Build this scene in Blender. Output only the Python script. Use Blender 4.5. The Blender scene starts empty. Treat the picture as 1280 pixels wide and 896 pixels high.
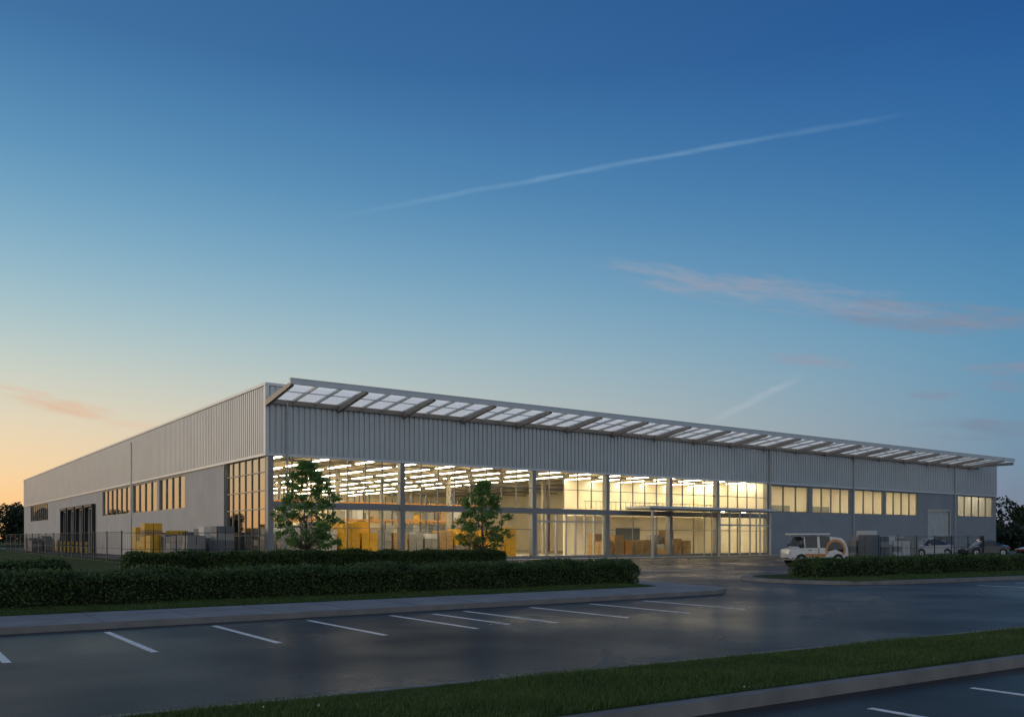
import bpy, math, random
import numpy as np
from mathutils import Vector, Matrix
random.seed(4); RNG=np.random.default_rng(7)
sc=bpy.context.scene
TH=math.atan2(0.586,0.8103)
C=Vector((-14.45,51.4,0))
SITE=Matrix.Translation(C)@Matrix.Rotation(TH,4,'Z')
def s2l(c):
    return tuple(((v/255)/12.92 if v/255<=0.04045 else ((v/255+0.055)/1.055)**2.4) for v in c)

# ---------------------------------------------------------------- materials
def pmat(name,col,rough=0.6,metal=0.0,var=0.12,scale=1.5,bump=0.0,bscale=30,emit=None,es=0,trans=0,coat=0):
    m=bpy.data.materials.new(name); m.use_nodes=True
    nt=m.node_tree; b=nt.nodes['Principled BSDF']
    tc=nt.nodes.new('ShaderNodeTexCoord')
    n=nt.nodes.new('ShaderNodeTexNoise'); n.inputs['Scale'].default_value=scale; n.inputs['Detail'].default_value=5
    nt.links.new(tc.outputs['Object'],n.inputs['Vector'])
    r=nt.nodes.new('ShaderNodeValToRGB')
    r.color_ramp.elements[0].position=0.3; r.color_ramp.elements[1].position=0.7
    r.color_ramp.elements[0].color=tuple(c*(1-var) for c in col)+(1,)
    r.color_ramp.elements[1].color=tuple(min(1,c*(1+var)) for c in col)+(1,)
    nt.links.new(n.outputs['Fac'],r.inputs['Fac']); nt.links.new(r.outputs['Color'],b.inputs['Base Color'])
    b.inputs['Roughness'].default_value=rough; b.inputs['Metallic'].default_value=metal
    if coat: b.inputs['Coat Weight'].default_value=coat
    if bump:
        n2=nt.nodes.new('ShaderNodeTexNoise'); n2.inputs['Scale'].default_value=bscale; n2.inputs['Detail'].default_value=4
        nt.links.new(tc.outputs['Object'],n2.inputs['Vector'])
        bp=nt.nodes.new('ShaderNodeBump'); bp.inputs['Strength'].default_value=bump; bp.inputs['Distance'].default_value=0.02
        nt.links.new(n2.outputs['Fac'],bp.inputs['Height']); nt.links.new(bp.outputs['Normal'],b.inputs['Normal'])
    return m
def leafmat(name,dark,light,tl=.3,es=1.3):
    m=bpy.data.materials.new(name); m.use_nodes=True
    nt=m.node_tree; b=nt.nodes['Principled BSDF']; out=nt.nodes['Material Output']
    g=nt.nodes.new('ShaderNodeNewGeometry')
    tc=nt.nodes.new('ShaderNodeTexCoord')
    n=nt.nodes.new('ShaderNodeTexNoise'); n.inputs['Scale'].default_value=es; n.inputs['Detail'].default_value=3
    nt.links.new(tc.outputs['Object'],n.inputs['Vector'])
    ad=nt.nodes.new('ShaderNodeMath'); ad.operation='MULTIPLY_ADD'; ad.inputs[1].default_value=0.45
    nt.links.new(g.outputs['Random Per Island'],ad.inputs[0])
    mu=nt.nodes.new('ShaderNodeMath'); mu.operation='MULTIPLY'; mu.inputs[1].default_value=0.6
    nt.links.new(n.outputs['Fac'],mu.inputs[0]); nt.links.new(mu.outputs[0],ad.inputs[2])
    r=nt.nodes.new('ShaderNodeValToRGB')
    r.color_ramp.elements[0].position=0.2; r.color_ramp.elements[1].position=0.8
    r.color_ramp.elements[0].color=tuple(dark)+(1,); r.color_ramp.elements[1].color=tuple(light)+(1,)
    nt.links.new(ad.outputs[0],r.inputs['Fac']); nt.links.new(r.outputs['Color'],b.inputs['Base Color'])
    b.inputs['Roughness'].default_value=0.55
    t=nt.nodes.new('ShaderNodeBsdfTranslucent'); nt.links.new(r.outputs['Color'],t.inputs['Color'])
    mx=nt.nodes.new('ShaderNodeMixShader'); mx.inputs[0].default_value=tl
    nt.links.new(b.outputs[0],mx.inputs[1]); nt.links.new(t.outputs[0],mx.inputs[2]); nt.links.new(mx.outputs[0],out.inputs['Surface'])
    return m
def glassmat(name,tint=(0.96,0.97,0.95),refl=0.5):
    m=bpy.data.materials.new(name); m.use_nodes=True; nt=m.node_tree; nt.nodes.clear()
    out=nt.nodes.new('ShaderNodeOutputMaterial'); mx=nt.nodes.new('ShaderNodeMixShader')
    tr=nt.nodes.new('ShaderNodeBsdfTransparent'); tr.inputs[0].default_value=tuple(tint)+(1,)
    gl=nt.nodes.new('ShaderNodeBsdfGlossy'); gl.inputs['Roughness'].default_value=0.02; gl.inputs['Color'].default_value=(refl,refl,refl,1)
    f=nt.nodes.new('ShaderNodeFresnel'); f.inputs[0].default_value=1.35
    nt.links.new(f.outputs[0],mx.inputs[0]); nt.links.new(tr.outputs[0],mx.inputs[1]); nt.links.new(gl.outputs[0],mx.inputs[2])
    nt.links.new(mx.outputs[0],out.inputs[0]); return m
def emitmat(name,col,s):
    m=bpy.data.materials.new(name); m.use_nodes=True; nt=m.node_tree; nt.nodes.clear()
    out=nt.nodes.new('ShaderNodeOutputMaterial'); e=nt.nodes.new('ShaderNodeEmission')
    e.inputs[0].default_value=tuple(col)+(1,); e.inputs[1].default_value=s
    nt.links.new(e.outputs[0],out.inputs[0]); return m

M={}
M['clad']=pmat('metal_cladding',(0.49,0.52,0.54),0.42,0.22,0.06,0.35)
M['trim']=pmat('pale_trim',(0.62,0.65,0.67),0.4,0.2,0.05)
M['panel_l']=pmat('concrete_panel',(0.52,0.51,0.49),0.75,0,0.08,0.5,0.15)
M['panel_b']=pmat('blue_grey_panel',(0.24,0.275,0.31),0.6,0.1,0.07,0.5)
M['frame']=pmat('window_frame',(0.20,0.205,0.205),0.45,0.4,0.05)
M['frame_l']=pmat('light_frame',(0.50,0.50,0.48),0.45,0.3,0.05)
M['col']=pmat('steel_column',(0.25,0.26,0.265),0.5,0.3,0.05)
M['rib']=pmat('canopy_steel',(0.27,0.235,0.21),0.5,0.3,0.08)
M['glass']=glassmat('window_glass')
M['roof']=pmat('roof_membrane',(0.35,0.36,0.37),0.8)
M['cream']=pmat('interior_plaster',(0.80,0.74,0.59),0.8,0,0.05)
M['ceil']=pmat('interior_ceiling',(0.78,0.73,0.60),0.8,0,0.05)
M['ifloor']=pmat('interior_floor',(0.50,0.48,0.43),0.35,0,0.1)
M['beam']=pmat('roof_beam',(0.32,0.30,0.26),0.6,0.1)
M['lamp']=emitmat('lamp_tube',(1.0,0.82,0.54),31)
M['dark']=pmat('dark_rubber',(0.02,0.02,0.022),0.6)
M['dock']=pmat('dock_door',(0.07,0.08,0.09),0.5)
M['door']=pmat('roller_door',(0.42,0.45,0.47),0.5,0.1)
M['concrete']=pmat('pavement_concrete',(0.28,0.28,0.275),0.8,0,0.15,1.2,0.25,60)
M['kerb']=pmat('kerb_stone',(0.22,0.22,0.215),0.85,0,0.18,2.0,0.3,50)
M['paint']=pmat('road_paint',(0.80,0.80,0.78),0.55,0,0.22,9)
M['yellow']=pmat('yellow_box',(0.70,0.40,0.03),0.55,0,0.10)
M['wood']=pmat('wooden_crate',(0.38,0.25,0.11),0.7,0,0.2,4)
M['ggrey']=pmat('grey_crate',(0.26,0.26,0.25),0.6,0,0.1)
M['gblue']=pmat('slate_crate',(0.12,0.14,0.16),0.6,0,0.1)
M['gwhite']=pmat('white_wrap',(0.55,0.56,0.56),0.4,0,0.08)
M['gorange']=pmat('orange_box',(0.52,0.25,0.07),0.6,0,0.1)
M['rackblue']=pmat('rack_steel',(0.08,0.10,0.14),0.5,0.2,0.05)
M['fence']=pmat('fence_steel',(0.035,0.04,0.042),0.5,0.4)
M['pipe']=pmat('downpipe_metal',(0.38,0.40,0.41),0.4,0.4)
M['bark']=pmat('bark',(0.14,0.11,0.08),0.9,0,0.3,12,0.5,40)
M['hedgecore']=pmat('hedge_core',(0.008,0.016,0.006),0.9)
M['hleaf']=leafmat('hedge_leaf',(0.02,0.045,0.012),(0.10,0.17,0.045))
M['tleaf']=leafmat('tree_leaf',(0.07,0.16,0.045),(0.26,0.44,0.13),.5,2.2)
M['dleaf']=leafmat('distant_leaf',(0.012,0.026,0.012),(0.035,0.06,0.025))
M['blade']=leafmat('grass_blade',(0.037,0.072,0.016),(0.112,0.18,0.04))
M['vwhite']=pmat('white_car_paint',(0.74,0.73,0.70),0.25,0,0.03,coat=0.6)
M['vred']=pmat('red_car_paint',(0.36,0.07,0.04),0.25,0.2,0.03,coat=0.8)
M['vdark']=pmat('dark_car_paint',(0.03,0.035,0.045),0.25,0.3,0.03,coat=0.8)
M['vsilver']=pmat('silver_car_paint',(0.42,0.43,0.45),0.3,0.4,0.03,coat=0.6)
M['vorange']=pmat('orange_panel',(0.60,0.25,0.07),0.4,0,0.05)
M['vglass']=pmat('vehicle_glass',(0.02,0.024,0.028),0.06,0,0.02,coat=0.5)
M['chrome']=pmat('wheel_hub',(0.5,0.5,0.52),0.3,0.8)
M['tail']=pmat('tail_lamp',(0.4,0.02,0.01),0.3)
M['flower']=pmat('clover_flower',(0.5,0.5,0.46),0.7)
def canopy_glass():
    m=bpy.data.materials.new('canopy_frosted_glass_glow'); m.use_nodes=True; nt=m.node_tree; nt.nodes.clear()
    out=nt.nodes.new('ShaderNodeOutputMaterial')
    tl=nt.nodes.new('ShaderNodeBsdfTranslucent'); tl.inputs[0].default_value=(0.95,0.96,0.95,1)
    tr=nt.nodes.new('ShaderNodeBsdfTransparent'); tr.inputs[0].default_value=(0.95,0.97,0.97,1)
    e=nt.nodes.new('ShaderNodeEmission'); e.inputs[0].default_value=(1,1,.97,1); e.inputs[1].default_value=0.26  # faint glow added to the glass itself; the panels hold no lamp
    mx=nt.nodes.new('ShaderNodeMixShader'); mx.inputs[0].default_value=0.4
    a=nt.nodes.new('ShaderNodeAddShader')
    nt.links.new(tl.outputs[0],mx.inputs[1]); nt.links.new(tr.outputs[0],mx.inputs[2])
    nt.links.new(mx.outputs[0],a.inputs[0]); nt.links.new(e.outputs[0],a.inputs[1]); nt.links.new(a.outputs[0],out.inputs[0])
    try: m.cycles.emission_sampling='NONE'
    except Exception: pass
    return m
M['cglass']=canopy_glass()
# damp asphalt: dark diffuse aggregate with a thin, patchy damp sheen
def asphalt():
    m=bpy.data.materials.new('asphalt'); m.use_nodes=True; nt=m.node_tree; nt.nodes.clear()
    out=nt.nodes.new('ShaderNodeOutputMaterial')
    tc=nt.nodes.new('ShaderNodeTexCoord')
    def noise(s,d=5,r=0.6):
        n=nt.nodes.new('ShaderNodeTexNoise'); n.inputs['Scale'].default_value=s; n.inputs['Detail'].default_value=d; n.inputs['Roughness'].default_value=r
        nt.links.new(tc.outputs['Object'],n.inputs['Vector']); return n
    n1=noise(0.3,6); n2=noise(45,3)
    mx=nt.nodes.new('ShaderNodeMix'); mx.data_type='FLOAT'; mx.inputs[0].default_value=0.55
    nt.links.new(n1.outputs['Fac'],mx.inputs[2]); nt.links.new(n2.outputs['Fac'],mx.inputs[3])
    r=nt.nodes.new('ShaderNodeValToRGB'); r.color_ramp.elements[0].position=0.32; r.color_ramp.elements[1].position=0.68
    r.color_ramp.elements[0].color=(0.022,0.022,0.023,1); r.color_ramp.elements[1].color=(0.062,0.062,0.063,1)
    nt.links.new(mx.outputs[0],r.inputs['Fac'])
    df=nt.nodes.new('ShaderNodeBsdfDiffuse'); nt.links.new(r.outputs['Color'],df.inputs[0])
    gl=nt.nodes.new('ShaderNodeBsdfGlossy'); gl.inputs['Color'].default_value=(1,1,1,1)
    n3=noise(0.22,3,0.5)
    rr=nt.nodes.new('ShaderNodeMapRange'); rr.inputs[1].default_value=0.25; rr.inputs[2].default_value=0.75; rr.inputs[3].default_value=0.36; rr.inputs[4].default_value=0.20
    nt.links.new(n3.outputs['Fac'],rr.inputs[0]); nt.links.new(rr.outputs[0],gl.inputs['Roughness'])
    ww=nt.nodes.new('ShaderNodeMapRange'); ww.inputs[1].default_value=0.25; ww.inputs[2].default_value=0.75; ww.inputs[3].default_value=0.10; ww.inputs[4].default_value=0.42
    nt.links.new(n3.outputs['Fac'],ww.inputs[0])
    f=nt.nodes.new('ShaderNodeFresnel'); f.inputs[0].default_value=1.33
    mu=nt.nodes.new('ShaderNodeMath'); mu.operation='MULTIPLY'; nt.links.new(f.outputs[0],mu.inputs[0]); nt.links.new(ww.outputs[0],mu.inputs[1])
    bp=nt.nodes.new('ShaderNodeBump'); bp.inputs['Strength'].default_value=0.15; bp.inputs['Distance'].default_value=0.006
    nt.links.new(n2.outputs['Fac'],bp.inputs['Height'])
    for s in (df,gl): nt.links.new(bp.outputs['Normal'],s.inputs['Normal'])
    ms=nt.nodes.new('ShaderNodeMixShader'); nt.links.new(mu.outputs[0],ms.inputs[0]); nt.links.new(df.outputs[0],ms.inputs[1]); nt.links.new(gl.outputs[0],ms.inputs[2])
    nt.links.new(ms.outputs[0],out.inputs[0])
    return m
M['asphalt']=asphalt()
M['grass']=pmat('grass_ground',(0.042,0.07,0.018),0.95,0,0.35,0.8,0.6,40)
for kk in ('grass','kerb','concrete'): M[kk].node_tree.nodes['Principled BSDF'].inputs['Specular IOR Level'].default_value=0.12

# ---------------------------------------------------------------- mesh builder
class MB:
    def __init__(s): s.v=[]; s.f=[]; s.m=[]; s.mats=[]
    def mi(s,k):
        if k not in s.mats: s.mats.append(k)
        return s.mats.index(k)
    def face(s,pts,k):
        b=len(s.v); s.v+= [tuple(p) for p in pts]; s.f.append(tuple(range(b,b+len(pts)))); s.m.append(s.mi(k))
    def box(s,x0,x1,y0,y1,z0,z1,k):
        x0,x1=min(x0,x1),max(x0,x1); y0,y1=min(y0,y1),max(y0,y1); z0,z1=min(z0,z1),max(z0,z1)
        b=len(s.v); s.v+=[(x0,y0,z0),(x1,y0,z0),(x1,y1,z0),(x0,y1,z0),(x0,y0,z1),(x1,y0,z1),(x1,y1,z1),(x0,y1,z1)]
        for f in ((0,3,2,1),(4,5,6,7),(0,1,5,4),(1,2,6,5),(2,3,7,6),(3,0,4,7)):
            s.f.append(tuple(b+i for i in f)); s.m.append(s.mi(k))
    def hexa(s,bot,top,k):
        b=len(s.v); s.v+=[tuple(p) for p in bot]+[tuple(p) for p in top]
        for f in ((0,3,2,1),(4,5,6,7),(0,1,5,4),(1,2,6,5),(2,3,7,6),(3,0,4,7)):
            s.f.append(tuple(b+i for i in f)); s.m.append(s.mi(k))
    def cyl(s,p0,p1,r0,r1,k,n=10,caps=True):
        p0=Vector(p0);p1=Vector(p1); d=(p1-p0).normalized()
        a=d.orthogonal().normalized(); c=d.cross(a); b=len(s.v)
        for p,r in ((p0,r0),(p1,r1)):
            for i in range(n):
                t=2*math.pi*i/n; s.v.append(tuple(p+a*r*math.cos(t)+c*r*math.sin(t)))
        for i in range(n):
            j=(i+1)%n; s.f.append((b+i,b+j,b+n+j,b+n+i)); s.m.append(s.mi(k))
        if caps:
            s.f.append(tuple(b+i for i in range(n-1,-1,-1))); s.m.append(s.mi(k))
            s.f.append(tuple(b+n+i for i in range(n))); s.m.append(s.mi(k))
    def prism(s,poly,z0,z1,k,kside=None):
        n=len(poly); b=len(s.v)
        s.v+=[(p[0],p[1],z0) for p in poly]+[(p[0],p[1],z1) for p in poly]
        s.f.append(tuple(b+n+i for i in range(n))); s.m.append(s.mi(k))
        for i in range(n):
            j=(i+1)%n; s.f.append((b+i,b+j,b+n+j,b+n+i)); s.m.append(s.mi(kside or k))
    def obj(s,name,parent=None,mat=SITE,bevel=0,smooth=False):
        me=bpy.data.meshes.new(name); me.from_pydata(s.v,[],s.f)
        for k in s.mats: me.materials.append(M[k])
        me.polygons.foreach_set('material_index',s.m)
        if smooth: me.polygons.foreach_set('use_smooth',[True]*len(s.f))
        me.update()
        o=bpy.data.objects.new(name,me); sc.collection.objects.link(o)
        if parent: o.parent=parent
        elif mat is not None: o.matrix_world=mat
        if bevel:
            bm=o.modifiers.new('bevel','BEVEL'); bm.width=bevel; bm.segments=2; bm.limit_method='ANGLE'
        return o
def empty(name,mat=SITE):
    e=bpy.data.objects.new(name,None); sc.collection.objects.link(e); e.matrix_world=mat; e.empty_display_size=0.5
    return e
def npmesh(name,V,F,k,parent=None,mat=SITE):
    me=bpy.data.meshes.new(name); nf,w=F.shape
    me.vertices.add(len(V)); me.vertices.foreach_set('co',V.astype(np.float32).ravel())
    me.loops.add(nf*w); me.loops.foreach_set('vertex_index',F.astype(np.int32).ravel())
    me.polygons.add(nf); me.polygons.foreach_set('loop_start',np.arange(0,nf*w,w,dtype=np.int32))
    me.materials.append(M[k]); me.update(calc_edges=True); me.validate()
    o=bpy.data.objects.new(name,me); sc.collection.objects.link(o)
    if parent: o.parent=parent
    else: o.matrix_world=mat
    return o
def leaves(cent,size,var=0.35,aspect=0.55,flat=1.0):
    n=len(cent); a=RNG.normal(size=(n,3)); a[:,2]*=flat; a/=np.linalg.norm(a,axis=1)[:,None]
    q=RNG.normal(size=(n,3)); q[:,:2]*=flat
    b=np.cross(a,q); b/=np.linalg.norm(b,axis=1)[:,None]
    s=(size*(1+var*RNG.uniform(-1,1,n)))[:,None]
    V=np.stack([cent+a*s,cent+b*s*aspect,cent-a*s,cent-b*s*aspect],1).reshape(-1,3)
    return V,np.arange(4*n).reshape(n,4)

# ---------------------------------------------------------------- ground
g=MB()
S=2500
g.face([(-S,-S,-0.004),(S,-S,-0.004),(S,S,-0.004),(-S,S,-0.004)],'grass'); g.obj('ground')
a=MB()
a.face([(-70,-41,0.004),(120,-41,0.004),(120,0,0.004),(-70,0,0.004)][0:4],'asphalt')
a.face([(-70,-80,0.004),(120,-80,0.004),(120,-41,0.004),(-70,-41,0.004)],'asphalt')
a.face([(-4.6,0,0.004),(0,0,0.004),(0,112,0.004),(-4.6,112,0.004)],'asphalt')
a.obj('parking_lot')
def arc(cx,cy,r,a0,a1,n=10):
    return [(cx+r*math.cos(math.radians(a0+(a1-a0)*i/n)),cy+r*math.sin(math.radians(a0+(a1-a0)*i/n))) for i in range(n+1)]
isl=MB()
poly=[(-70,-33.5)]+arc(0.3,-31.3,2.2,-90,10,14)+[(3.3,-27.0),(10.6,-11.5)]+arc(9.4,-10.8,1.6,0,90,6)+[(-9.5,-9.2),(-5.0,-1.0),(-5.0,112),(-70,112)]
isl.prism(poly,-0.05,0.12,'concrete','kerb'); isl.obj('pavement')
jt=MB()
for i in range(19):
    u=-28+1.6*i; jt.box(u-.006,u+.006,-33.3,-31.2,.1195,.1225,'dark')
jt.obj('pavement_joints')
lw=MB()
poly2=[(-69.9,-31.1)]+arc(0.3,-30.2,0.9,-90,0,6)+[(2.3,-26.8),(10.0,-11.6),(9.3,-9.6),(-9.3,-9.5),(-5.2,-1.0),(-5.2,111),(-69.9,111)]
lw.face([(p[0],p[1],0.126) for p in poly2],'grass'); lw.obj('lawn')
ri=MB()
pr=[(8.0,-32.6),(9.9,-33.6),(17,-34.4),(70,-37.5),(70,-29),(9.4,-27.4),(8.1,-28.3),(7.5,-29.6),(7.4,-31.2)]
ri.prism(pr,-0.05,0.12,'kerb','kerb'); ri.obj('pavement')
rl=MB()
pr2=[(8.4,-32.2),(10.2,-33.15),(17,-33.95),(69.8,-37.05),(69.8,-29.2),(9.6,-27.7),(8.5,-28.5),(7.9,-29.7),(7.8,-31.0)]
rl.face([(p[0],p[1],0.126) for p in pr2],'grass'); rl.obj('lawn')
fv=MB(); 
def vv(u,top): return (-42.95-0.075*(u+8)) if top else (-45.0-0.06*(u+8))
fp=[(-60,vv(-60,0)),(60,vv(60,0)),(60,vv(60,1)),(-60,vv(-60,1))]
fv.prism(fp,-0.05,0.13,'kerb','kerb'); fv.obj('kerb')
fl=MB(); k=0.13
fl.face([(-59.9,vv(-60,0)+k,0.134),(59.9,vv(60,0)+k,0.134),(59.9,vv(60,1)-k,0.134),(-59.9,vv(-60,1)-k,0.134)],'grass'); fl.obj('grass_verge')
ap=MB(); ap.prism([(-0.9,-1.9),(72,-2.9),(72,-0.12),(-0.12,-0.12),(-0.12,7.5),(-0.9,7.5)],-0.05,0.10,'concrete','kerb'); ap.obj('building_pavement')
mk=MB()
for i in range(-3,8):
    u=-15.3+1.8*i
    mk.box(u-0.05,u+0.05,-37.3,-34.1,0.006,0.0085,'paint')
mk.box(-9.0-0.05,-9.0+0.05,-37.0,-34.3,0.006,0.0085,'paint')
for i in range(9):
    u=11.5+2.6*i; mk.box(u-0.05,u+0.05,-38.4,-35.5,0.006,0.0085,'paint')
for i in range(-3,9):
    u=-10.9+1.9*i; mk.box(u-0.045,u+0.045,-48.8,-45.45,0.006,0.0085,'paint')
mk.box(4.5,7.1,-24.0,-23.9,0.006,0.0085,'paint')
mk.box(8,17,-20.0,-19.9,0.006,0.0085,'paint')
mk.obj('parking_lines')

# ---------------------------------------------------------------- grass blades
def blades(name,poly_fn,n,z,h,w,k='blade'):
    P=poly_fn(n)
    ang=RNG.uniform(0,2*np.pi,n); hh=h*RNG.uniform(0.5,1.4,n)
    hh*=0.75+0.35*np.sin(P[:,0]*1.7+np.sin(P[:,1]*2.3))*np.sin(P[:,1]*1.9+P[:,0]*.6)
    dx=np.cos(ang)*w/2; dy=np.sin(ang)*w/2
    lean=RNG.normal(0,0.45,(n,2))*hh[:,None]
    Z=np.full(n,z)
    V=np.stack([np.stack([P[:,0]-dx,P[:,1]-dy,Z],1),np.stack([P[:,0]+dx,P[:,1]+dy,Z],1),
                np.stack([P[:,0]+lean[:,0],P[:,1]+lean[:,1],Z+hh],1)],1).reshape(-1,3)
    npmesh(name,V,np.arange(3*n).reshape(n,3),k)
def near_strip(n):
    u=-18+RNG.beta(1.0,1.6,n)*24; t=RNG.uniform(0,1,n)
    lo=-45.0-0.06*(u+8)+0.15; hi=-42.95-0.075*(u+8)-0.17
    return np.stack([u,lo+(hi-lo)*t],1)
blades('grass',near_strip,130000,0.13,0.055,0.010)
def isl_strip(n):
    u=RNG.uniform(-24,0.8,n); v=RNG.uniform(-31.08,-29.0,n); return np.stack([u,v],1)
blades('grass',isl_strip,60000,0.12,0.06,0.02)
def r_strip(n):
    u=RNG.uniform(8.4,34,n); v=-33.0-0.065*(u-8)+RNG.uniform(0,2.2,n); return np.stack([u,v],1)
blades('grass',r_strip,30000,0.12,0.07,0.03)
fw=MB()
P=near_strip(14)
for p in P:
    r=random.uniform(.006,.010); z=0.13+random.uniform(.03,.06)
    fw.cyl((p[0],p[1],z-0.008),(p[0],p[1],z+0.008),r,r*.6,'flower',6)
fw.obj('clover_flowers')

# ---------------------------------------------------------------- hedges
def hedge(u0,u1,v0,v1,h,dens,size,slope=0.0):
    e=empty('hedge')
    zb=0.11
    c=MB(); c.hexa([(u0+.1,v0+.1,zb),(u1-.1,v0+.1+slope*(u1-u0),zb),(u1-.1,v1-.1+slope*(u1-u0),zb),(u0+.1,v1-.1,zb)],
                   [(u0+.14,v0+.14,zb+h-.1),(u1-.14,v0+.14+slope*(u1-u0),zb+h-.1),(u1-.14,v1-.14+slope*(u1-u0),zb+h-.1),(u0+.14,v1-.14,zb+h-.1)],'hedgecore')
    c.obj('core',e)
    L=u1-u0; W=v1-v0
    areas=np.array([L*W,L*h,L*h*0.5,W*h,W*h]); n=int(dens*areas.sum())
    f=RNG.choice(5,n,p=areas/areas.sum())
    r1=RNG.uniform(0,1,n); r2=RNG.uniform(0,1,n)
    P=np.zeros((n,3))
    U=u0+L*r1
    P[:,0]=np.where(f<3,U,np.where(f==3,u0,u1))
    P[:,1]=np.where(f==0,v0+W*r2,np.where(f==1,v0,np.where(f==2,v1,v0+W*r1)))
    P[:,2]=np.where(f==0,h,h*r2)
    ph=RNG.uniform(0,6)
    b=0.035*np.sin(P[:,0]*2.1+ph)+0.03*np.sin(P[:,0]*5.3+P[:,1]*4+ph)+0.03*np.sin(P[:,2]*7+P[:,0]*3.1)
    off=b-np.abs(RNG.normal(0,0.05,n))+RNG.exponential(0.024,n)
    N=np.zeros((n,3)); N[f==0,2]=1;N[f==1,1]=-1;N[f==2,1]=1;N[f==3,0]=-1;N[f==4,0]=1
    P+=N*off[:,None]
    e1=np.minimum(P[:,1]-v0,v1-P[:,1]); top=P[:,2]>h-0.12
    P[:,2]-=np.where(top,np.clip(0.12-e1,0,.12)*0.5,0)
    e2=np.minimum(P[:,0]-u0,u1-P[:,0])
    P[:,2]-=np.where(top,np.clip(0.2-e2,0,.2)*0.6,0)
    P[:,1]+=slope*(P[:,0]-u0); P[:,2]+=zb
    P[:,2]=np.maximum(P[:,2],zb+.01)
    V,F=leaves(P,size); npmesh('leaves',V,F,'hleaf',e)
hedge(-26,1.7,-29.35,-27.75,0.70,1500,0.032)
hedge(-10.0,-3.9,-10.9,-9.8,0.82,900,0.045)
hedge(-3.8,1.9,-10.95,-9.85,0.84,900,0.045)
hedge(2.0,9.8,-10.6,-9.75,0.80,900,0.045)
hedge(-30,-12.2,-11.2,-9.9,0.55,500,0.05)
hedge(9.7,40,-30.6,-29.3,0.66,700,0.042,-0.075)

# ---------------------------------------------------------------- trees
def tree(u,v,H,W,zb,nleaf,seed):
    rnd=random.Random(seed)
    e=empty('young_maple_tree',SITE@Matrix.Translation((u,v,0.1)))
    t=MB()
    pts=[Vector((0,0,0))]; rad=[0.08*H/5.4]
    for i in range(1,9):
        z=H*0.90*i/8; pts.append(Vector((rnd.uniform(-.07,.07),rnd.uniform(-.07,.07),z))); rad.append(rad[0]*(1-i/8.6))
    for i in range(8): t.cyl(pts[i],pts[i+1],rad[i],rad[i+1],'bark',8,False)
    cl=[]
    def prof(q):
        pts_=[(0,.32),(.06,.44),(.18,.52),(.34,.51),(.5,.45),(.66,.36),(.8,.26),(.92,.15),(1.01,.05)]
        for (a,b),(c,d) in zip(pts_[:-1],pts_[1:]):
            if q<=c: return b+(d-b)*(q-a)/(c-a)
        return .05
    NB=112
    for i in range(NB):
        q=(i+rnd.random())/NB
        z=zb+(H-zb)*q; R=W*prof(q)*rnd.uniform(.82,1.10)
        az=i*2.399+rnd.uniform(-.5,.5); rr=R*math.sqrt(rnd.uniform(.15,1.0))
        tip=Vector((math.cos(az)*rr,math.sin(az)*rr,z+rnd.uniform(-.12,.12)))
        if tip.z>H-.12: tip.z=H-.12
        zs=max(zb-0.15,z-rr*0.95-.1); zs=min(zs,H*.86)
        fr=zs/(H*.90)*8; ii=min(7,int(fr)); st=pts[ii].lerp(pts[ii+1],fr-ii)
        mid=st.lerp(tip,.5)+Vector((0,0,-0.05*rr))
        r0=0.018*(1.1-q)+.005
        t.cyl(st,mid,r0,r0*.7,'bark',5,False); t.cyl(mid,tip,r0*.7,.004,'bark',5,False)
        cl.append((tip,0.12+0.17*rnd.random()**1.6))
    t.obj('trunk',e)
    tot=sum(r*r for _,r in cl); P=[]
    for c,r in cl:
        m=int(nleaf*r*r/tot)
        d=RNG.normal(size=(m,3)); d/=np.linalg.norm(d,axis=1)[:,None]
        rad_=r*RNG.uniform(0.1,1.55,m)**0.85
        ax=np.array([rnd.uniform(.8,1.35),rnd.uniform(.8,1.35),rnd.uniform(.55,.85)])
        P.append(np.array(c)+d*rad_[:,None]*ax)
    V,F=leaves(np.concatenate(P),0.064,0.35,0.68,0.65); npmesh('leaves',V,F,'tleaf',e)
tree(-1.3,-9.0,5.3,3.8,1.05,11500,3)
tree(9.6,-8.5,4.75,3.15,1.0,9000,11)
def tree_mass(name,pts,h,seed):
    rnd=random.Random(seed); P=[]
    for (x,y) in pts:
        H=h*rnd.uniform(.7,1.15)
        for j in range(9):
            c=np.array([x+rnd.uniform(-3,3),y+rnd.uniform(-2.5,2.5),H*rnd.uniform(.25,.82)])
            d=RNG.normal(size=(260,3)); d/=np.linalg.norm(d,axis=1)[:,None]
            r=RNG.uniform(.5,1.1,260)*rnd.uniform(1.1,2.0)
            q=c+d*r[:,None]; q[:,2]=np.maximum(q[:,2],0.1); P.append(q)
    V,F=leaves(np.concatenate(P),0.30); npmesh(name,V,F,'dleaf',None,Matrix.Identity(4))
tree_mass('distant_trees',[(-95-4.2*i+random.uniform(-1,1),176+random.uniform(-6,10)) for i in range(22)],8.2,1)
tree_mass('distant_trees',[(80+5.5*i,142+random.uniform(-5,8)) for i in range(20)],6.8,2)
tree_mass('distant_trees',[(69+5*i,118+random.uniform(-1,2)+i*2) for i in range(6)],2.4,5)

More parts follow.
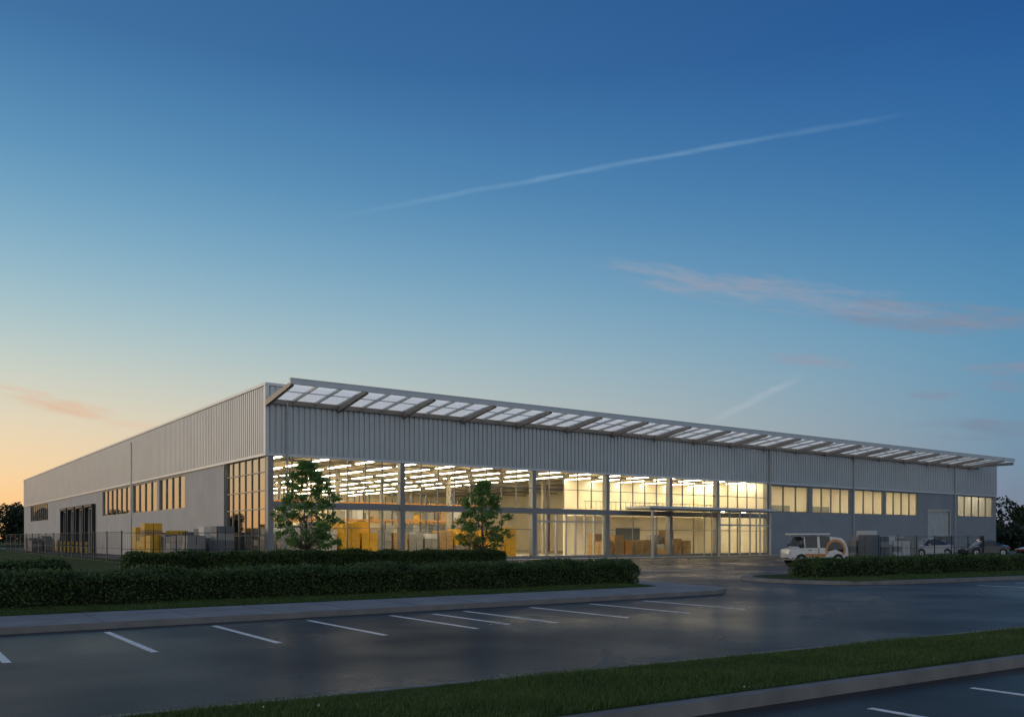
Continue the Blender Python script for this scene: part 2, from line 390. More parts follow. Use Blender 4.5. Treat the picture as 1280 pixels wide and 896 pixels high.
# ---------------------------------------------------------------- warehouse
bld=empty('warehouse_building')
LU,LV,H=88.4,106.8,10.73
ZB=6.5
F_=lambda a,d:(a,d)
S_=lambda a,d:(d,a)
def abox(m,fn,a0,a1,d0,d1,z0,z1,k):
    p=fn(a0,d0); q=fn(a1,d1); m.box(p[0],q[0],p[1],q[1],z0,z1,k)
def wall(m,fn,a0,a1,z0,z1,ops,d0,d1,k,joint=0):
    x=a0
    def seg(s,e,zz0,zz1):
        if e-s<.01 or zz1-zz0<.01: return
        if joint and e-s>joint*1.3:
            n=max(1,round((e-s)/joint)); w=(e-s)/n
            for i in range(n): abox(m,fn,s+w*i+.012,s+w*(i+1)-.012,d0,d1,zz0,zz1,k)
            abox(m,fn,s,e,d0+.03,d1-.01,zz0+.003,zz1-.003,'frame')
        else: abox(m,fn,s,e,d0,d1,zz0,zz1,k)
    for (p,q,b,t) in sorted(ops):
        seg(x,p,z0,z1); seg(p,q,z0,b); seg(p,q,t,z1); x=q
    seg(x,a1,z0,z1)
def ribs(m,fn,a0,a1,z0,z1,k,pitch=0.36):
    n=int((a1-a0)/pitch); p=(a1-a0)/n; prof=[]
    for i in range(n):
        x=a0+i*p
        prof+=[(x,0.0),(x+p*.26,0.0),(x+p*.32,-0.08),(x+p*.94,-0.08)]
    prof.append((a1,0.0))
    for (x0,d0),(x1,d1) in zip(prof[:-1],prof[1:]):
        A=fn(x0,d0);B=fn(x1,d1)
        q=[(A[0],A[1],z0),(B[0],B[1],z0),(B[0],B[1],z1),(A[0],A[1],z1)]
        m.face(q if fn is F_ else q[::-1],k)
w=MB()
ribs(w,F_,0.1,LU-.1,ZB+.1,H-.2,'clad'); ribs(w,S_,0.1,LV-.1,ZB+.1,H-.2,'clad')
w.box(0.03,LU-.03,0.03,0.3,ZB,H-.1,'clad'); w.box(0.03,.3,0.3,LV-.03,ZB,H-.1,'clad')
w.box(0.03,LU-.03,LV-.3,LV-.03,0,H-.1,'clad'); w.box(LU-.3,LU-.03,.3,LV-.3,0,H-.1,'clad')
w.obj('cladding',bld)
w=MB()
w.box(-.11,LU+.06,-.11,.34,H-.16,H,'trim'); w.box(-.11,.34,.34,LV+.06,H-.16,H,'trim')
w.box(-.095,LU+.04,-.10,.2,ZB-.06,ZB+.09,'trim'); w.box(-.10,.2,.2,LV,ZB-.06,ZB+.09,'trim')
w.box(-.10,.12,-.10,.12,ZB+.1,H-.17,'trim')
w.box(LU-.12,LU+.04,-.10,.12,ZB+.1,H-.17,'trim')
w.obj('trim',bld)
w=MB(); w.box(.3,LU-.3,.3,LV-.3,H-.5,H-.3,'roof'); w.obj('roof',bld)
w=MB()
side_ops=[(17.0,24.4,3.8,6.35),(25.1,33.6,3.8,6.35),(34.5,46.8,3.8,6.35),(82.5,99.6,4.0,6.35)]
dk=[(50.6+i*5.3,54.4+i*5.3,0.02,4.7) for i in range(4)]
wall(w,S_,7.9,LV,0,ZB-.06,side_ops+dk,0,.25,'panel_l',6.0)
w.obj('side_wall',bld)
w=MB()
fr_ops=[(46.7,52.2,3.95,6.35),(52.8,58.9,3.95,6.35),(59.6,64.7,3.95,6.35),(65.2,71.2,3.95,6.35),(73.3,77.8,0,4.55),(79.6,87.7,4.0,6.35)]
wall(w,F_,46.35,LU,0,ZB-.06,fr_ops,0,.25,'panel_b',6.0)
w.obj('front_wall',bld)
w=MB()
for p,q,b,t in dk:
    abox(w,S_,p,q,.18,.22,0,t,'dock')
    for a in (p-.22,q+.02): abox(w,S_,a,a+.2,-.35,-.003,0,t+.2,'dark')
    abox(w,S_,p-.22,q+.22,-.4,-.003,t+.203,t+.5,'dark')
w.obj('loading_dock_doors',bld)
w=MB()
for i in range(15): w.box(73.35,77.75,.12+(.02 if i%2 else 0),.2,0.02+i*.3,0.02+i*.3+.297,'door')
for a in (73.2,77.8): w.box(a,a+.12,-.05,.12,0,4.66,'frame_l')
w.box(73.32,77.8,-.05,.1,4.56,4.68,'frame_l')
w.obj('roller_door',bld)
gl=MB(); fm=MB()
cols=[0.25,9.05,19.8,26.9,33.8,39.5,46.2]
gl.face([(.3,.16,.12),(46.1,.16,.12),(46.1,.16,ZB-.05),(.3,.16,ZB-.05)],'glass')
gl.face([(.16,.3,.12),(.16,7.9,.12),(.16,7.9,ZB-.05),(.16,.3,ZB-.05)],'glass')
def win(fn,p,q,b,t,n,rows=1,k='frame'):
    A=fn(p,.14);B=fn(q,.14)
    gl.face([(A[0],A[1],b),(B[0],B[1],b),(B[0],B[1],t),(A[0],A[1],t)],'glass')
    abox(fm,fn,p,q,.05,.2,b,b+.07,k); abox(fm,fn,p,q,.05,.2,t-.07,t,k)
    for i in range(n+1):
        x=p+(q-p)*i/n; x=min(max(x,p+.035),q-.035)
        abox(fm,fn,x-.035,x+.035,.052,.198,b+.071,t-.071,k)
for (p,q,b,t) in side_ops: win(S_,p,q,b,t,max(3,round((q-p)/1.9)))
for i,(p,q,b,t) in enumerate(fr_ops):
    if i!=4: win(F_,p,q,b,t,max(3,round((q-p)/1.6)))
for i in range(len(cols)-1):
    a0=cols[i]+.18; a1=cols[i+1]-.18; n=max(3,round((a1-a0)/1.25))
    for j in range(1,n):
        x=a0+(a1-a0)*j/n
        fm.box(x-.025,x+.025,.09,.2,3.81,ZB-.07,'frame')
        if i!=2 and j%2==0: fm.box(x-.03,x+.03,.09,.2,.31,3.29,'frame')
    fm.box(a0,a1,.1,.19,5.15,5.20,'frame')
    fm.box(a0,a1,.03,.25,3.35,3.75,'col')
    fm.box(a0,a1,.02,.25,.1,.3,'col')
    if i!=2: fm.box(a0,a1,.1,.19,2.2,2.24,'frame')
for j in range(8):
    x=20.1+(26.55-20.1)*j/7; fm.box(x-.05,x+.05,.05,.22,.31,3.34,'frame_l')
fm.box(20.1,26.5,.04,.2,2.75,2.87,'frame_l')
for j in range(7):
    y=.5+(7.6-.5)*j/6; fm.box(.1,.2,y-.03,y+.03,.31,ZB-.07,'frame')
for z in (1.7,3.3,4.4,5.5): fm.box(.09,.19,.45,7.7,z,z+.06,'frame')
fm.box(.02,.25,.45,7.7,.1,.3,'col')
gl.obj('window_glass',bld); fm.obj('window_frames',bld)
cm=MB()
for c in cols: cm.box(c-.17,c+.17,-.06,.4,0,ZB-.065,'col')
cm.box(-.05,.3,7.72,7.9,0,ZB-.065,'col')
cm.obj('columns',bld,bevel=.01)
dp=MB()
for u in (1.2,46.25,58.95+.3,78.7):
    dp.cyl((u,-.18,0.1),(u,-.18,9.6),.06,.06,'pipe',8)
    for z in (1,3,5,7,9): dp.box(u-.09,u+.09,-.25,-.082,z,z+.05,'pipe')
dp.obj('downpipes',bld)
# interior
it=MB()
it.box(.3,88,.3,60,.0,.10,'ifloor')
it.box(.3,46.2,48,48.2,.1,7.1,'cream'); it.box(46.2,46.4,.26,48.2,.1,7.1,'cream')
it.box(.26,.3,7.95,48,.1,3.7,'cream')
it.box(46.4,88,8,8.2,.1,7.1,'cream'); it.box(.3,88,.32,48.2,7.1,7.2,'ceil')
it.box(30.0,46.2,9,9.2,.1,7.1,'cream')
it.box(6,6.2,80,101,.1,7.1,'cream'); it.box(.3,6.2,80,80.2,.1,7.1,'cream'); it.box(.3,6.2,101,101.2,.1,7.1,'cream'); it.box(.3,6.2,80,101,7.1,7.2,'ceil')
for u in (10,20,30,40):
    for v in (12,24,36): it.box(u-.15,u+.15,v-.15,v+.15,.1,7.1,'beam')
for u in [4+4.2*i for i in range(10)]: it.box(u-.08,u+.08,.5,47.9,6.85,7.09,'beam')
for v in (6,12,18,24,30,36,42): it.box(.4,46,v-.1,v+.1,6.72,6.848,'beam')
it.box(36,39,8.93,8.99,.1,2.5,'gblue'); it.box(41.5,43.5,8.93,8.99,.1,2.3,'wood')
it.box(35,38.5,5,5.7,.1,1.2,'wood')
it.box(30,46.1,6.4,8.99,3.5,3.7,'cream')
for i in range(28): it.box(30.2+i*.58,30.23+i*.58,6.42,6.45,3.7,4.7,'frame')
it.box(30,46.1,6.41,6.46,4.7,4.75,'frame')
for u0 in (49,56,63): it.box(u0,u0+3.5,7.5,7.95,.1,5.0,'ggrey')
it.obj('interior',bld)
lp=MB()
def strip(u0,u1,v0,v1,z):
    lp.box(u0,u1,v0,v1,z,z+.03,'lamp'); lp.box(u0-.05,u1+.05,v0-.02,v1+.02,z+.033,z+.09,'frame_l')
for i in range(15):
    u=1.6+3.15*i
    for v in [2.6+4.6*j for j in range(10)]:
        if u>29.9 and v>8: continue
        strip(u-.11,u+.11,v-1.7,v+1.7,6.60)
for u in [48.6+4.2*i for i in range(10)]:
    for v in (2.5,5.5): strip(u-1.3,u+1.3,v-.09,v+.09,6.85)
for v in (84,90,96): strip(2.8,3.1,v-2,v+2,6.85)
lp.obj('ceiling_lamps',bld)
# canopy
cn=MB(); UE=84.0; VO=-3.95
zc=lambda v: 9.72+0.5*(v/VO)
cn.box(-.15,UE,VO-.14,VO,10.06,10.36,'trim')
cn.box(-.15,UE,VO-.16,VO+.10,10.363,10.40,'trim')
cn.box(0.1,UE,-.2,-.09,9.5,9.78,'rib')
us=[0.0+4.55*i for i in range(19)]
for u in us:
    a,b=u-.11,u+.11
    cn.hexa([(a,VO+.002,9.98),(b,VO+.002,9.98),(b,-.09,9.34),(a,-.09,9.34)],[(a,VO+.002,10.20),(b,VO+.002,10.20),(b,-.09,9.70),(a,-.09,9.70)],'rib')
for i in range(len(us)-1):
    a,b=us[i]+.12,us[i+1]-.12
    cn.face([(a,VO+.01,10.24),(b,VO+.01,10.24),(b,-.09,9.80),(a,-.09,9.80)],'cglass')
    for j in (1,2):
        x=a+(b-a)*j/3
        cn.hexa([(x-.045,VO+.003,10.08),(x+.045,VO+.003,10.08),(x+.045,-.09,9.64),(x-.045,-.09,9.64)],[(x-.045,VO+.003,10.23),(x+.045,VO+.003,10.23),(x+.045,-.09,9.79),(x-.045,-.09,9.79)],'frame_l')
    vm=VO*.5; cn.box(a,b,vm-.03,vm+.03,zc(vm)-.0,zc(vm)+.06,'frame_l')
cn.box(UE-.25,UE,VO,-.09,9.7,10.0,'rib')
cn.obj('roof_canopy',bld)
po=MB(); po.box(28.7,43.8,-2.7,-.11,3.86,4.04,'trim'); po.box(28.8,43.7,-2.6,-.11,3.78,3.858,'frame')
for u in (29.3,36.9,43.4): po.box(u-.07,u+.07,-2.5,-2.36,.1,3.78,'frame_l')
po.box(37.0,43.3,-2.4,-2.3,2.6,2.72,'frame_l')
for u in (38.2,39.5,40.8,42.1): po.box(u-.04,u+.04,-2.42,-2.3,.1,3.78,'frame_l')
for v in (-1.6,-.8): po.box(36.86,36.94,v-.04,v+.04,.1,3.78,'frame_l')
po.face([(37,-2.35,.1),(43.3,-2.35,.1),(43.3,-2.35,3.75),(37,-2.35,3.75)],'glass')
po.face([(36.9,-2.3,.1),(36.9,0,.1),(36.9,0,3.75),(36.9,-2.3,3.75)],'glass')
for u in (38.7,41.3): po.box(u-.1,u+.1,-1.35,-1.15,3.74,3.775,'lamp')
po.obj('entrance_porch',bld)

# ---------------------------------------------------------------- goods
def stack(name,u0,v0,nu,nv,bs,hmax,kinds,z0=0.1,seed=1,fill=.85):
    r=random.Random(seed); m=MB()
    for i in range(nu):
        for j in range(nv):
            x=u0+i*(bs*1.12)+r.uniform(-.03,.03); y=v0+j*(bs*1.12)+r.uniform(-.05,.05)
            m.box(x+.02,x+bs-.02,y+.02,y+bs-.02,z0+.09,z0+.12,'wood')
            for q in (0,.43,.86): m.box(x+q*bs+.01,x+q*bs+.13*bs,y+.03,y+bs-.03,z0,z0+.088,'wood')
            z=z0+.125; kk=r.choice(kinds); top=z0+hmax*r.uniform(.6,1.0)
            while z<top:
                h=r.uniform(.34,.48); c=r.uniform(0,.03)
                kk2=kk if r.random()<.8 else r.choice(kinds)
                hb=bs/2
                for a in (0,1):
                    for b in (0,1):
                        m.box(x+a*hb+c+.004,x+(a+1)*hb-.012,y+b*hb+c+.004,y+(b+1)*hb-.012,z,z+h-.015,kk2)
                z+=h
    return m.obj(name)
stack('yellow_box_stack',-4.4,9.0,2,4,1.15,2.3,['yellow','yellow','yellow','wood'],0.0,2)
stack('grey_crate_stack',-2.3,2.0,1,7,1.1,2.05,['ggrey','ggrey','gblue','gwhite'],0.1,3)
stack('grey_crate_stack',-3.7,3.0,1,5,1.1,1.9,['ggrey','gblue'],0.0,13)
stack('box_stack',2.4,3.5,3,3,1.15,2.4,['ggrey','gwhite','gblue','ggrey'],.1,4)
stack('yellow_box_stack',6.3,3.0,2,3,1.2,2.3,['yellow'],.1,5)
stack('box_stack',9.8,5,7,2,1.15,2.2,['ggrey','gwhite','yellow','ggrey','wood'],.1,6)
stack('box_stack',17.6,2.0,2,3,1.0,2.0,['yellow','yellow','gblue','wood'],.1,7)
stack('box_stack',27.6,1.2,5,2,1.0,1.6,['wood','gorange','wood'],.1,8)
stack('box_stack',34.3,1.2,3,2,1.0,1.4,['wood','wood','ggrey'],.1,9)
stack('white_crate_stack',45.8,-11.5,4,2,1.15,2.0,['gwhite','gwhite','ggrey'],0.004,21)
stack('grey_crate_stack',42.3,-12.5,2,2,1.15,1.9,['gblue','ggrey'],0.004,22)
stack('grey_crate_stack',56.5,-9.5,3,1,1.15,1.7,['ggrey','gblue'],0.004,23)
stack('grey_crate_stack',-3.5,70,2,5,1.15,1.6,['ggrey','gblue'],0.0,31)
def rack(u0,v0,nb,seed):
    r=random.Random(seed); m=MB(); bw=2.7; dp_=1.1; z0=.1; ht=5.4
    for i in range(nb+1):
        for v in (v0,v0+dp_-.08): m.box(u0+i*bw-.05,u0+i*bw+.05,v,v+.08,z0,z0+ht,'rackblue')
        for q in range(5): m.cyl((u0+i*bw,v0+.08,z0+.4+q),(u0+i*bw,v0+dp_-.08,z0+1.0+q),.02,.02,'rackblue',4,False)
    for l in range(4):
        z=z0+.12+l*1.4
        for i in range(nb):
            for v in (v0,v0+dp_-.06): m.box(u0+i*bw+.051,u0+(i+1)*bw-.051,v+.01,v+.06,z,z+.11,'gorange')
            m.box(u0+i*bw+.06,u0+(i+1)*bw-.06,v0+.07,v0+dp_-.07,z+.08,z+.105,'frame')
            x=u0+i*bw+.12
            while x<u0+(i+1)*bw-.7:
                ww=r.uniform(.5,.8)
                if r.random()<(.85,.75,.45,.0)[l]: m.box(x,x+ww-.04,v0+.08,v0+dp_-.1,z+.112,z+.112+r.uniform(.5,1.1),r.choice(['ggrey','gwhite','wood','ggrey','yellow','gblue']))
                x+=ww
    m.obj('pallet_rack')
rack(1.5,15,3,1); rack(11.5,15,5,2); rack(1.5,24,10,3)

# ---------------------------------------------------------------- fences, bollards, pole
def fence(pts,h=1.9,step=3.0):
    m=MB()
    for (a,b) in zip(pts[:-1],pts[1:]):
        a=Vector((a[0],a[1],0)); b=Vector((b[0],b[1],0)); L=(b-a).length; n=max(1,round(L/step))
        for i in range(n+1):
            p=a.lerp(b,i/n); m.cyl((p.x,p.y,0),(p.x,p.y,h+.08),.035,.035,'fence',6)
        for z in (.15,h*.5,h): m.cyl((a.x,a.y,z),(b.x,b.y,z),.014,.014,'fence',5)
        nn=int(L/.14)
        for i in range(nn):
            p=a.lerp(b,(i+.5)/nn); m.cyl((p.x,p.y,.15),(p.x,p.y,h),.0045,.0045,'fence',3,False)
    m.obj('mesh_fence')
fence([(-7,4.5),(-7,62)],1.95,4.0)
fence([(-7,4.5),(-1.2,-0.6)],1.9,2.2)
fence([(40.5,-14.2),(56,-14.2),(62,-11)],1.7,2.6)
for i in range(9):
    m=MB(); v=48.5+i*2.6
    m.cyl((-1.2,v,0),(-1.2,v,1.15),.11,.11,'yellow',10); m.cyl((-1.2,v,1.15),(-1.2,v,1.2),.11,.05,'yellow',10); m.cyl((-1.2,v,.7),(-1.2,v,.85),.113,.113,'dark',10)
    m.obj('bollard')
m=MB(); m.cyl((-6.2,5.8,0),(-6.2,5.8,7.25),.065,.045,'pipe',8); m.cyl((-6.2,5.8,0),(-6.2,5.8,.35),.11,.11,'pipe',8)
m.cyl((-6.2,5.8,7.25),(-6.2,5.8,7.33),.06,.03,'pipe',8); m.obj('flag_pole')

# ---------------------------------------------------------------- vehicles
def wheel(m,x,y,r,wd):
    s=1 if y>0 else -1
    m.cyl((x,y-s*wd,r),(x,y,r),r,r,'dark',20); m.cyl((x,y,r),(x,y+s*.012,r),r*.62,r*.55,'chrome',14)
    m.cyl((x,y+s*.012,r),(x,y+s*.02,r),r*.2,r*.15,'dark',8)
def loft(m,st,paint,cab,glassroof=(),side={}):
    rings=[]
    for (x,hw,zb,zm,wr,zr) in st:
        rings.append([(x,-hw*.94,zb),(x,-hw,zb+.12),(x,-hw*.985,zm),(x,-wr,zr-.02),(x,-wr*.8,zr),(x,wr*.8,zr),(x,wr,zr-.02),(x,hw*.985,zm),(x,hw,zb+.12),(x,hw*.94,zb)])
    for i in range(len(st)-1):
        A,B=rings[i],rings[i+1]
        for j in range(9):
            k=paint
            if i in side and j in (1,7): k=side[i]
            if i in cab and j in (2,6): k='vglass'
            if i in glassroof and j in (3,4,5,2,6): k='vglass'
            m.face([A[j],B[j],B[j+1],A[j+1]],k)
    m.face(rings[0][::-1],paint); m.face(rings[-1],paint)
def car(name,M_,paint,L=4.3,Hh=1.38,spoiler=False):
    e=empty(name,M_); m=MB(); k=L/4.3; q=Hh/1.38
    st=[(-2.15,.62,.28,.52,.5,.56),(-2.05,.78,.2,.62,.62,.66),(-1.55,.87,.17,.70,.70,.76),(-.95,.89,.17,.80,.76,.88),(-.90,.89,.17,.82,.74,.90),
        (-.25,.90,.17,.86,.60,1.31),(.25,.90,.17,.87,.60,1.38),(.75,.90,.17,.88,.59,1.33),(1.45,.89,.17,.90,.66,1.00),(1.5,.89,.17,.90,.72,.96),(2.0,.82,.2,.86,.66,.92),(2.15,.70,.3,.78,.55,.84)]
    st=[(a*k,b,c,d*q,w_,f*q) for a,b,c,d,w_,f in st]
    loft(m,st,paint,(5,6),(4,7)); m.obj('body',e)
    w_=MB()
    for x in (-1.35*k,1.32*k):
        for y in (-.90,.90): wheel(w_,x,y,.32,.2); s=1 if y>0 else -1; w_.cyl((x,y-s*.05,.34),(x,y-s*.006,.34),.385,.385,'dark',20)
    w_.obj('wheels',e)
    d=MB()
    for y in (-.62,.62):
        d.box(-2.14*k,-2.0*k,y-.14,y+.14,.52*q,.62*q,'gwhite'); d.box(2.05*k,2.16*k,y-.16,y+.16,.68*q,.78*q,'tail')
    for y in (-.98,.98): d.box(-.72*k,-.55*k,y-.09,y+.09,.86*q,.97*q,paint)
    d.box(-2.17*k,-2.1*k,-.4,.4,.32,.44,'dark'); d.obj('lamps',e)
def at(u,v,rot,z=0.006): return SITE@Matrix.Translation((u,v,z))@Matrix.Rotation(-TH,4,'Z')@Matrix.Rotation(math.radians(rot),4,'Z')
car('parked_car',at(66.5,-9.0,20),'vdark',4.2,1.45)
car('sports_car',at(71.0,-12.3,10),'vred',4.4,1.25)
car('parked_car',at(59.3,-12.6,5),'vdark',3.9,1.4)
car('parked_car',at(53.0,-11.0,15),'vsilver',4.1,1.55)
def cart(M_):
    e=empty('electric_utility_van',M_); m=MB()
    st=[(-1.85,.55,.42,.66,.45,.70),(-1.78,.70,.30,.86,.55,.92),(-1.35,.76,.26,.98,.62,1.04),(-1.28,.77,.26,1.0,.66,1.08),(-.98,.78,.26,1.0,.66,1.66),
        (-.92,.78,.26,1.0,.67,1.68),(-.15,.78,.26,1.0,.68,1.70),(.0,.78,.26,1.0,.68,1.70),(.65,.78,.26,1.0,.69,1.69),(1.40,.78,.26,1.0,.69,1.60),(1.60,.77,.26,1.0,.67,1.46),(1.80,.72,.32,.95,.60,1.15),(1.86,.66,.40,.85,.5,.95)]
    loft(m,st,'vwhite',(5,7),(3,),{}); m.obj('body',e,bevel=0)
    r=MB(); r.box(-1.40,.62,-.84,.84,1.76,1.86,'vwhite'); 
    for x in (-1.05,.5):
        for y in (-.62,.62): r.box(x-.04,x+.04,y-.04,y+.04,1.6,1.765,'vwhite')
    r.obj('roof',e,bevel=.03)
    o=MB()
    for s in (-1,1):
        def ys(z): return .775+.01 if z<=1.0 else .785-(z-1.0)*.13
        N=16
        def band(r0x,r0z,r1x,r1z,k,off,t0=-.15,t1=1.08):
            pr=None
            for i in range(N+1):
                t=math.pi*(t0+(t1-t0)*i/N)
                c0=(.98+r0x*math.cos(t),.92+r0z*math.sin(t)); c1=(.98+r1x*math.cos(t),.92+r1z*math.sin(t))
                if pr:
                    q=[(p[0],s*(ys(p[1])+off),p[1]) for p in (pr[0],c0,c1,pr[1])]
                    o.face(q,k)
                pr=(c0,c1)
        band(0.001,0.001,.50,.45,'vglass',.006)
        band(.50,.45,.64,.60,'vorange',.012,-.2,1.15)
        o.box(-.95,.36,s*.775,s*.80,.50,.66,'vorange')
        o.box(-.10,-.07,s*.76,s*.789,.32,1.0,'dark')
        o.box(-.72,-.56,s*.785,s*.81,.86,.90,'dark')
        o.box(-1.20,-1.08,s*.80,s*.95,1.02,1.22,'dark')
    o.box(-1.83,-1.76,-.5,.5,.5,.60,'dark'); o.box(-1.9,-1.7,-.70,.70,.28,.38,'ggrey')
    for y in (-.52,.52): o.cyl((-1.84,y,.72),(-1.74,y,.74),.09,.10,'gwhite',12)
    for y in (-.55,.55): o.box(1.82,1.88,y-.07,y+.07,.62,.85,'tail')
    o.obj('livery',e)
    w_=MB()
    for x in (-1.18,1.15):
        for y in (-.79,.79):
            wheel(w_,x,y,.29,.18); s=1 if y>0 else -1; w_.cyl((x,y-s*.05,.31),(x,y-s*.004,.31),.345,.345,'dark',20)
    w_.obj('wheels',e)
cart(at(26.9,-18.3,9))

# ---------------------------------------------------------------- world
wd=bpy.data.worlds.new('World'); sc.world=wd; wd.use_nodes=True; nt=wd.node_tree; nt.nodes.clear()
class E:
    def __init__(s,x): s.s=x
    @staticmethod
    def op(o,a,b=None,c=None,clamp=False):
        n=nt.nodes.new('ShaderNodeMath'); n.operation=o; n.use_clamp=clamp
        for i,v in enumerate((a,b,c)):
            if v is None: continue
            if isinstance(v,E): nt.links.new(v.s,n.inputs[i])
            else: n.inputs[i].default_value=v
        return E(n.outputs[0])
    def __add__(s,o): return E.op('ADD',s,o)
    __radd__=__add__
    def __sub__(s,o): return E.op('SUBTRACT',s,o)
    def __rsub__(s,o): return E.op('SUBTRACT',o,s)
    def __mul__(s,o): return E.op('MULTIPLY',s,o)
    __rmul__=__mul__
    def __truediv__(s,o): return E.op('DIVIDE',s,o)
    def clamp(s): return E.op('ADD',s,0.0,clamp=True)
tc=nt.nodes.new('ShaderNodeTexCoord'); sp=nt.nodes.new('ShaderNodeSeparateXYZ'); nt.links.new(tc.outputs['Generated'],sp.inputs[0])
X,Y,Z=E(sp.outputs[0]),E(sp.outputs[1]),E(sp.outputs[2])
hl=E.op('SQRT',X*X+Y*Y+1e-5)
SA=math.radians(-60)
sd=(math.sin(SA),math.cos(SA))
dh=(X*sd[0]+Y*sd[1])/hl
fac=(dh/0.866).clamp()
def ramp(stops,inp):
    r=nt.nodes.new('ShaderNodeValToRGB'); cr=r.color_ramp
    while len(cr.elements)<len(stops): cr.elements.new(0.5)
    for e,(p,c) in zip(cr.elements,stops): e.position=p; e.color=s2l(c)+(1,)
    cr.interpolation='B_SPLINE'
    nt.links.new(inp.s,r.inputs[0]); return r.outputs[0]
Zc=Z.clamp()
cool=ramp([(0,(126,128,144)),(.03,(122,132,152)),(.07,(118,142,163)),(.135,(110,151,177)),(.21,(92,146,181)),(.29,(70,128,174)),(.37,(51,108,163)),(.47,(36,87,150)),(.75,(26,60,112)),(1,(24,52,100))],Zc)
warm=ramp([(0,(252,184,118)),(.03,(252,202,140)),(.07,(246,212,166)),(.135,(218,212,190)),(.21,(172,198,202)),(.29,(128,173,198)),(.37,(92,147,186)),(.47,(58,110,162)),(.75,(30,66,120)),(1,(24,52,100))],Zc)
def mixc(f,a,b,mode='MIX'):
    n=nt.nodes.new('ShaderNodeMix'); n.data_type='RGBA'; n.blend_type=mode
    if isinstance(f,E): nt.links.new(f.s,n.inputs[0])
    else: n.inputs[0].default_value=f
    for i,v in ((6,a),(7,b)):
        if isinstance(v,tuple): n.inputs[i].default_value=v+(1,) if len(v)==3 else v
        else: nt.links.new(v,n.inputs[i])
    return n.outputs[2]
sky=mixc(fac,cool,warm)
Ys=E.op('MAXIMUM',Y,0.05); front=E.op('GREATER_THAN',Y,0.1); A=X/Ys; B=Z/Ys
cb=nt.nodes.new('ShaderNodeCombineXYZ'); nt.links.new(A.s,cb.inputs[0]); nt.links.new(B.s,cb.inputs[1])
def wnoise(sx,sy,rot=0,det=5,off=0,rough=.6):
    mp=nt.nodes.new('ShaderNodeMapping'); mp.inputs['Scale'].default_value=(sx,sy,1); mp.inputs['Location'].default_value=(off,off,0)
    mr=nt.nodes.new('ShaderNodeMapping'); mr.inputs['Rotation'].default_value=(0,0,-rot)
    nt.links.new(cb.outputs[0],mr.inputs[0]); nt.links.new(mr.outputs[0],mp.inputs[0])
    n=nt.nodes.new('ShaderNodeTexNoise'); n.inputs['Scale'].default_value=1; n.inputs['Detail'].default_value=det; n.inputs['Roughness'].default_value=rough
    nt.links.new(mp.outputs[0],n.inputs[0]); return E(n.outputs[0])
def pa(p): return ((p[0]-640)/1092,(672-p[1])/1092)
wn=wnoise(12,60)-0.5
def streak(p0,p1,w,kf,bend=0,nz=.006):
    a0,b0=pa(p0);a1,b1=pa(p1); dx,dy=a1-a0,b1-b0; L=math.hypot(dx,dy)
    t=((A-a0)*dx+(B-b0)*dy)*(1/L/L)
    d=((A-a0)*(-dy)+(B-b0)*dx)*(1/L)+wn*nz-(t*(1-t))*bend
    dd=d*(1/w); m=(1-dd*dd).clamp(); m=m*m
    tt=(t*(1-t)*kf).clamp()
    return m*tt*front
def patch(c,hw,hh,ang,thr=.42,gain=4,sx=9,sy=60,off=0):
    a0,b0=pa(c); r=math.radians(ang); ca_,sa_=math.cos(r),math.sin(r)
    x=(A-a0)*ca_+(B-b0)*sa_; y=(B-b0)*ca_-(A-a0)*sa_
    x=x*(1092/hw); y=y*(1092/hh)
    m=(1-x*x-y*y).clamp(); n=((wnoise(sx,sy,r,9,off,.70)-thr+.06-(1-m)*.24)*gain).clamp()
    return (m*2).clamp()*n*front
st1=streak((400,276),(1150,140),.0045,4,0.010)*(wnoise(14,14)*1.1).clamp()
sky=mixc(st1*0.28,sky,s2l((170,205,225)))
st2=streak((885,530),(1005,468),.0065,5,0,.014)*(wnoise(30,30,off=3)*1.3).clamp()
sky=mixc(st2*0.34,sky,s2l((195,200,208)))
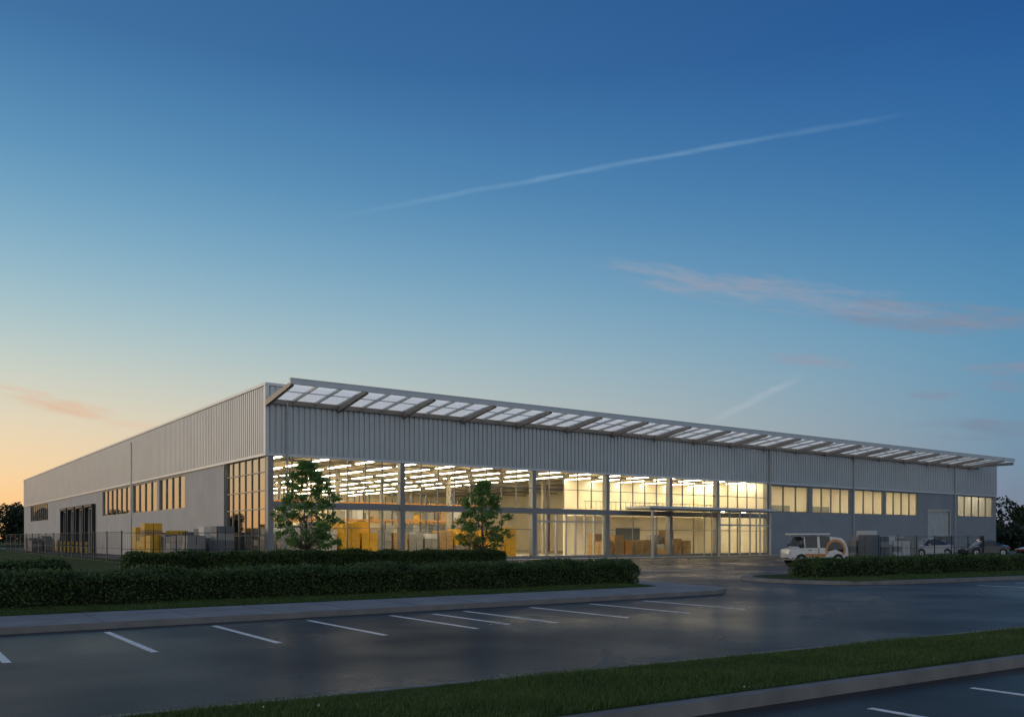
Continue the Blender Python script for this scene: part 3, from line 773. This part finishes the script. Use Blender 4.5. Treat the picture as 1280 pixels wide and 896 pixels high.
for c,hw,hh,ang,col,op,off,thr in [((1010,372),300,30,-8,(150,156,172),.7,1.3,.42),((1190,398),200,26,-4,(126,138,160),.8,2.2,.38),((850,352),130,22,-12,(156,163,178),.5,9.1,.42),((50,500),125,16,-11,(222,184,156),.8,4.1,.40),((145,527),70,10,-8,(226,192,162),.6,5.1,.42),
                       ((1010,452),70,11,-5,(148,150,168),.7,6.2,.38),((1255,462),75,12,0,(138,140,160),.8,7.3,.38),((1265,482),65,12,0,(134,138,156),.7,8.3,.38),((1170,494),45,9,0,(130,140,160),.7,3.7,.38),((1240,538),120,18,-3,(120,130,150),.6,2.9,.40)]:
    sky=mixc(patch(c,hw,hh,ang,off=off,thr=thr)*op,sky,s2l(col))
back_fill=(E.op('MULTIPLY',Y,-1.0)).clamp()
sky=mixc((back_fill*1.3).clamp(),sky,(0.49,0.51,0.54))  # pale grey fill added to the unseen sky behind camera, brightens the facade
bg=nt.nodes.new('ShaderNodeBackground'); bg.inputs[1].default_value=1.0; nt.links.new(sky,bg.inputs[0])
sk=nt.nodes.new('ShaderNodeTexSky'); sk.sky_type='NISHITA'; sk.sun_disc=False; sk.sun_elevation=math.radians(3); sk.sun_rotation=SA
bg2=nt.nodes.new('ShaderNodeBackground'); bg2.inputs[1].default_value=0.003; nt.links.new(sk.outputs[0],bg2.inputs[0])
ad=nt.nodes.new('ShaderNodeAddShader'); nt.links.new(bg.outputs[0],ad.inputs[0]); nt.links.new(bg2.outputs[0],ad.inputs[1])
wo=nt.nodes.new('ShaderNodeOutputWorld'); nt.links.new(ad.outputs[0],wo.inputs[0])
sl=bpy.data.lights.new('sun','SUN'); sl.energy=0.6; sl.angle=math.radians(10); sl.color=(1,.76,.54)
so=bpy.data.objects.new('sun',sl); sc.collection.objects.link(so)
az=math.radians(-75); el=math.radians(6)
dirn=Vector((math.sin(az)*math.cos(el),math.cos(az)*math.cos(el),math.sin(el)))
so.rotation_euler=(-dirn).to_track_quat('-Z','Y').to_euler(); so.location=(-60,20,30)

# ---------------------------------------------------------------- camera
cd=bpy.data.cameras.new('camera'); cam=bpy.data.objects.new('camera',cd); sc.collection.objects.link(cam)
cam.location=(0,0,1.6); cam.rotation_euler=(math.pi/2,0,0)
cd.sensor_width=36; cd.lens=36*1092/1280; cd.shift_y=224/1280; cd.clip_end=6000; cd.clip_start=.05
sc.camera=cam
sc.view_settings.view_transform='Standard'; sc.view_settings.look='None'; sc.view_settings.exposure=0; sc.view_settings.gamma=1
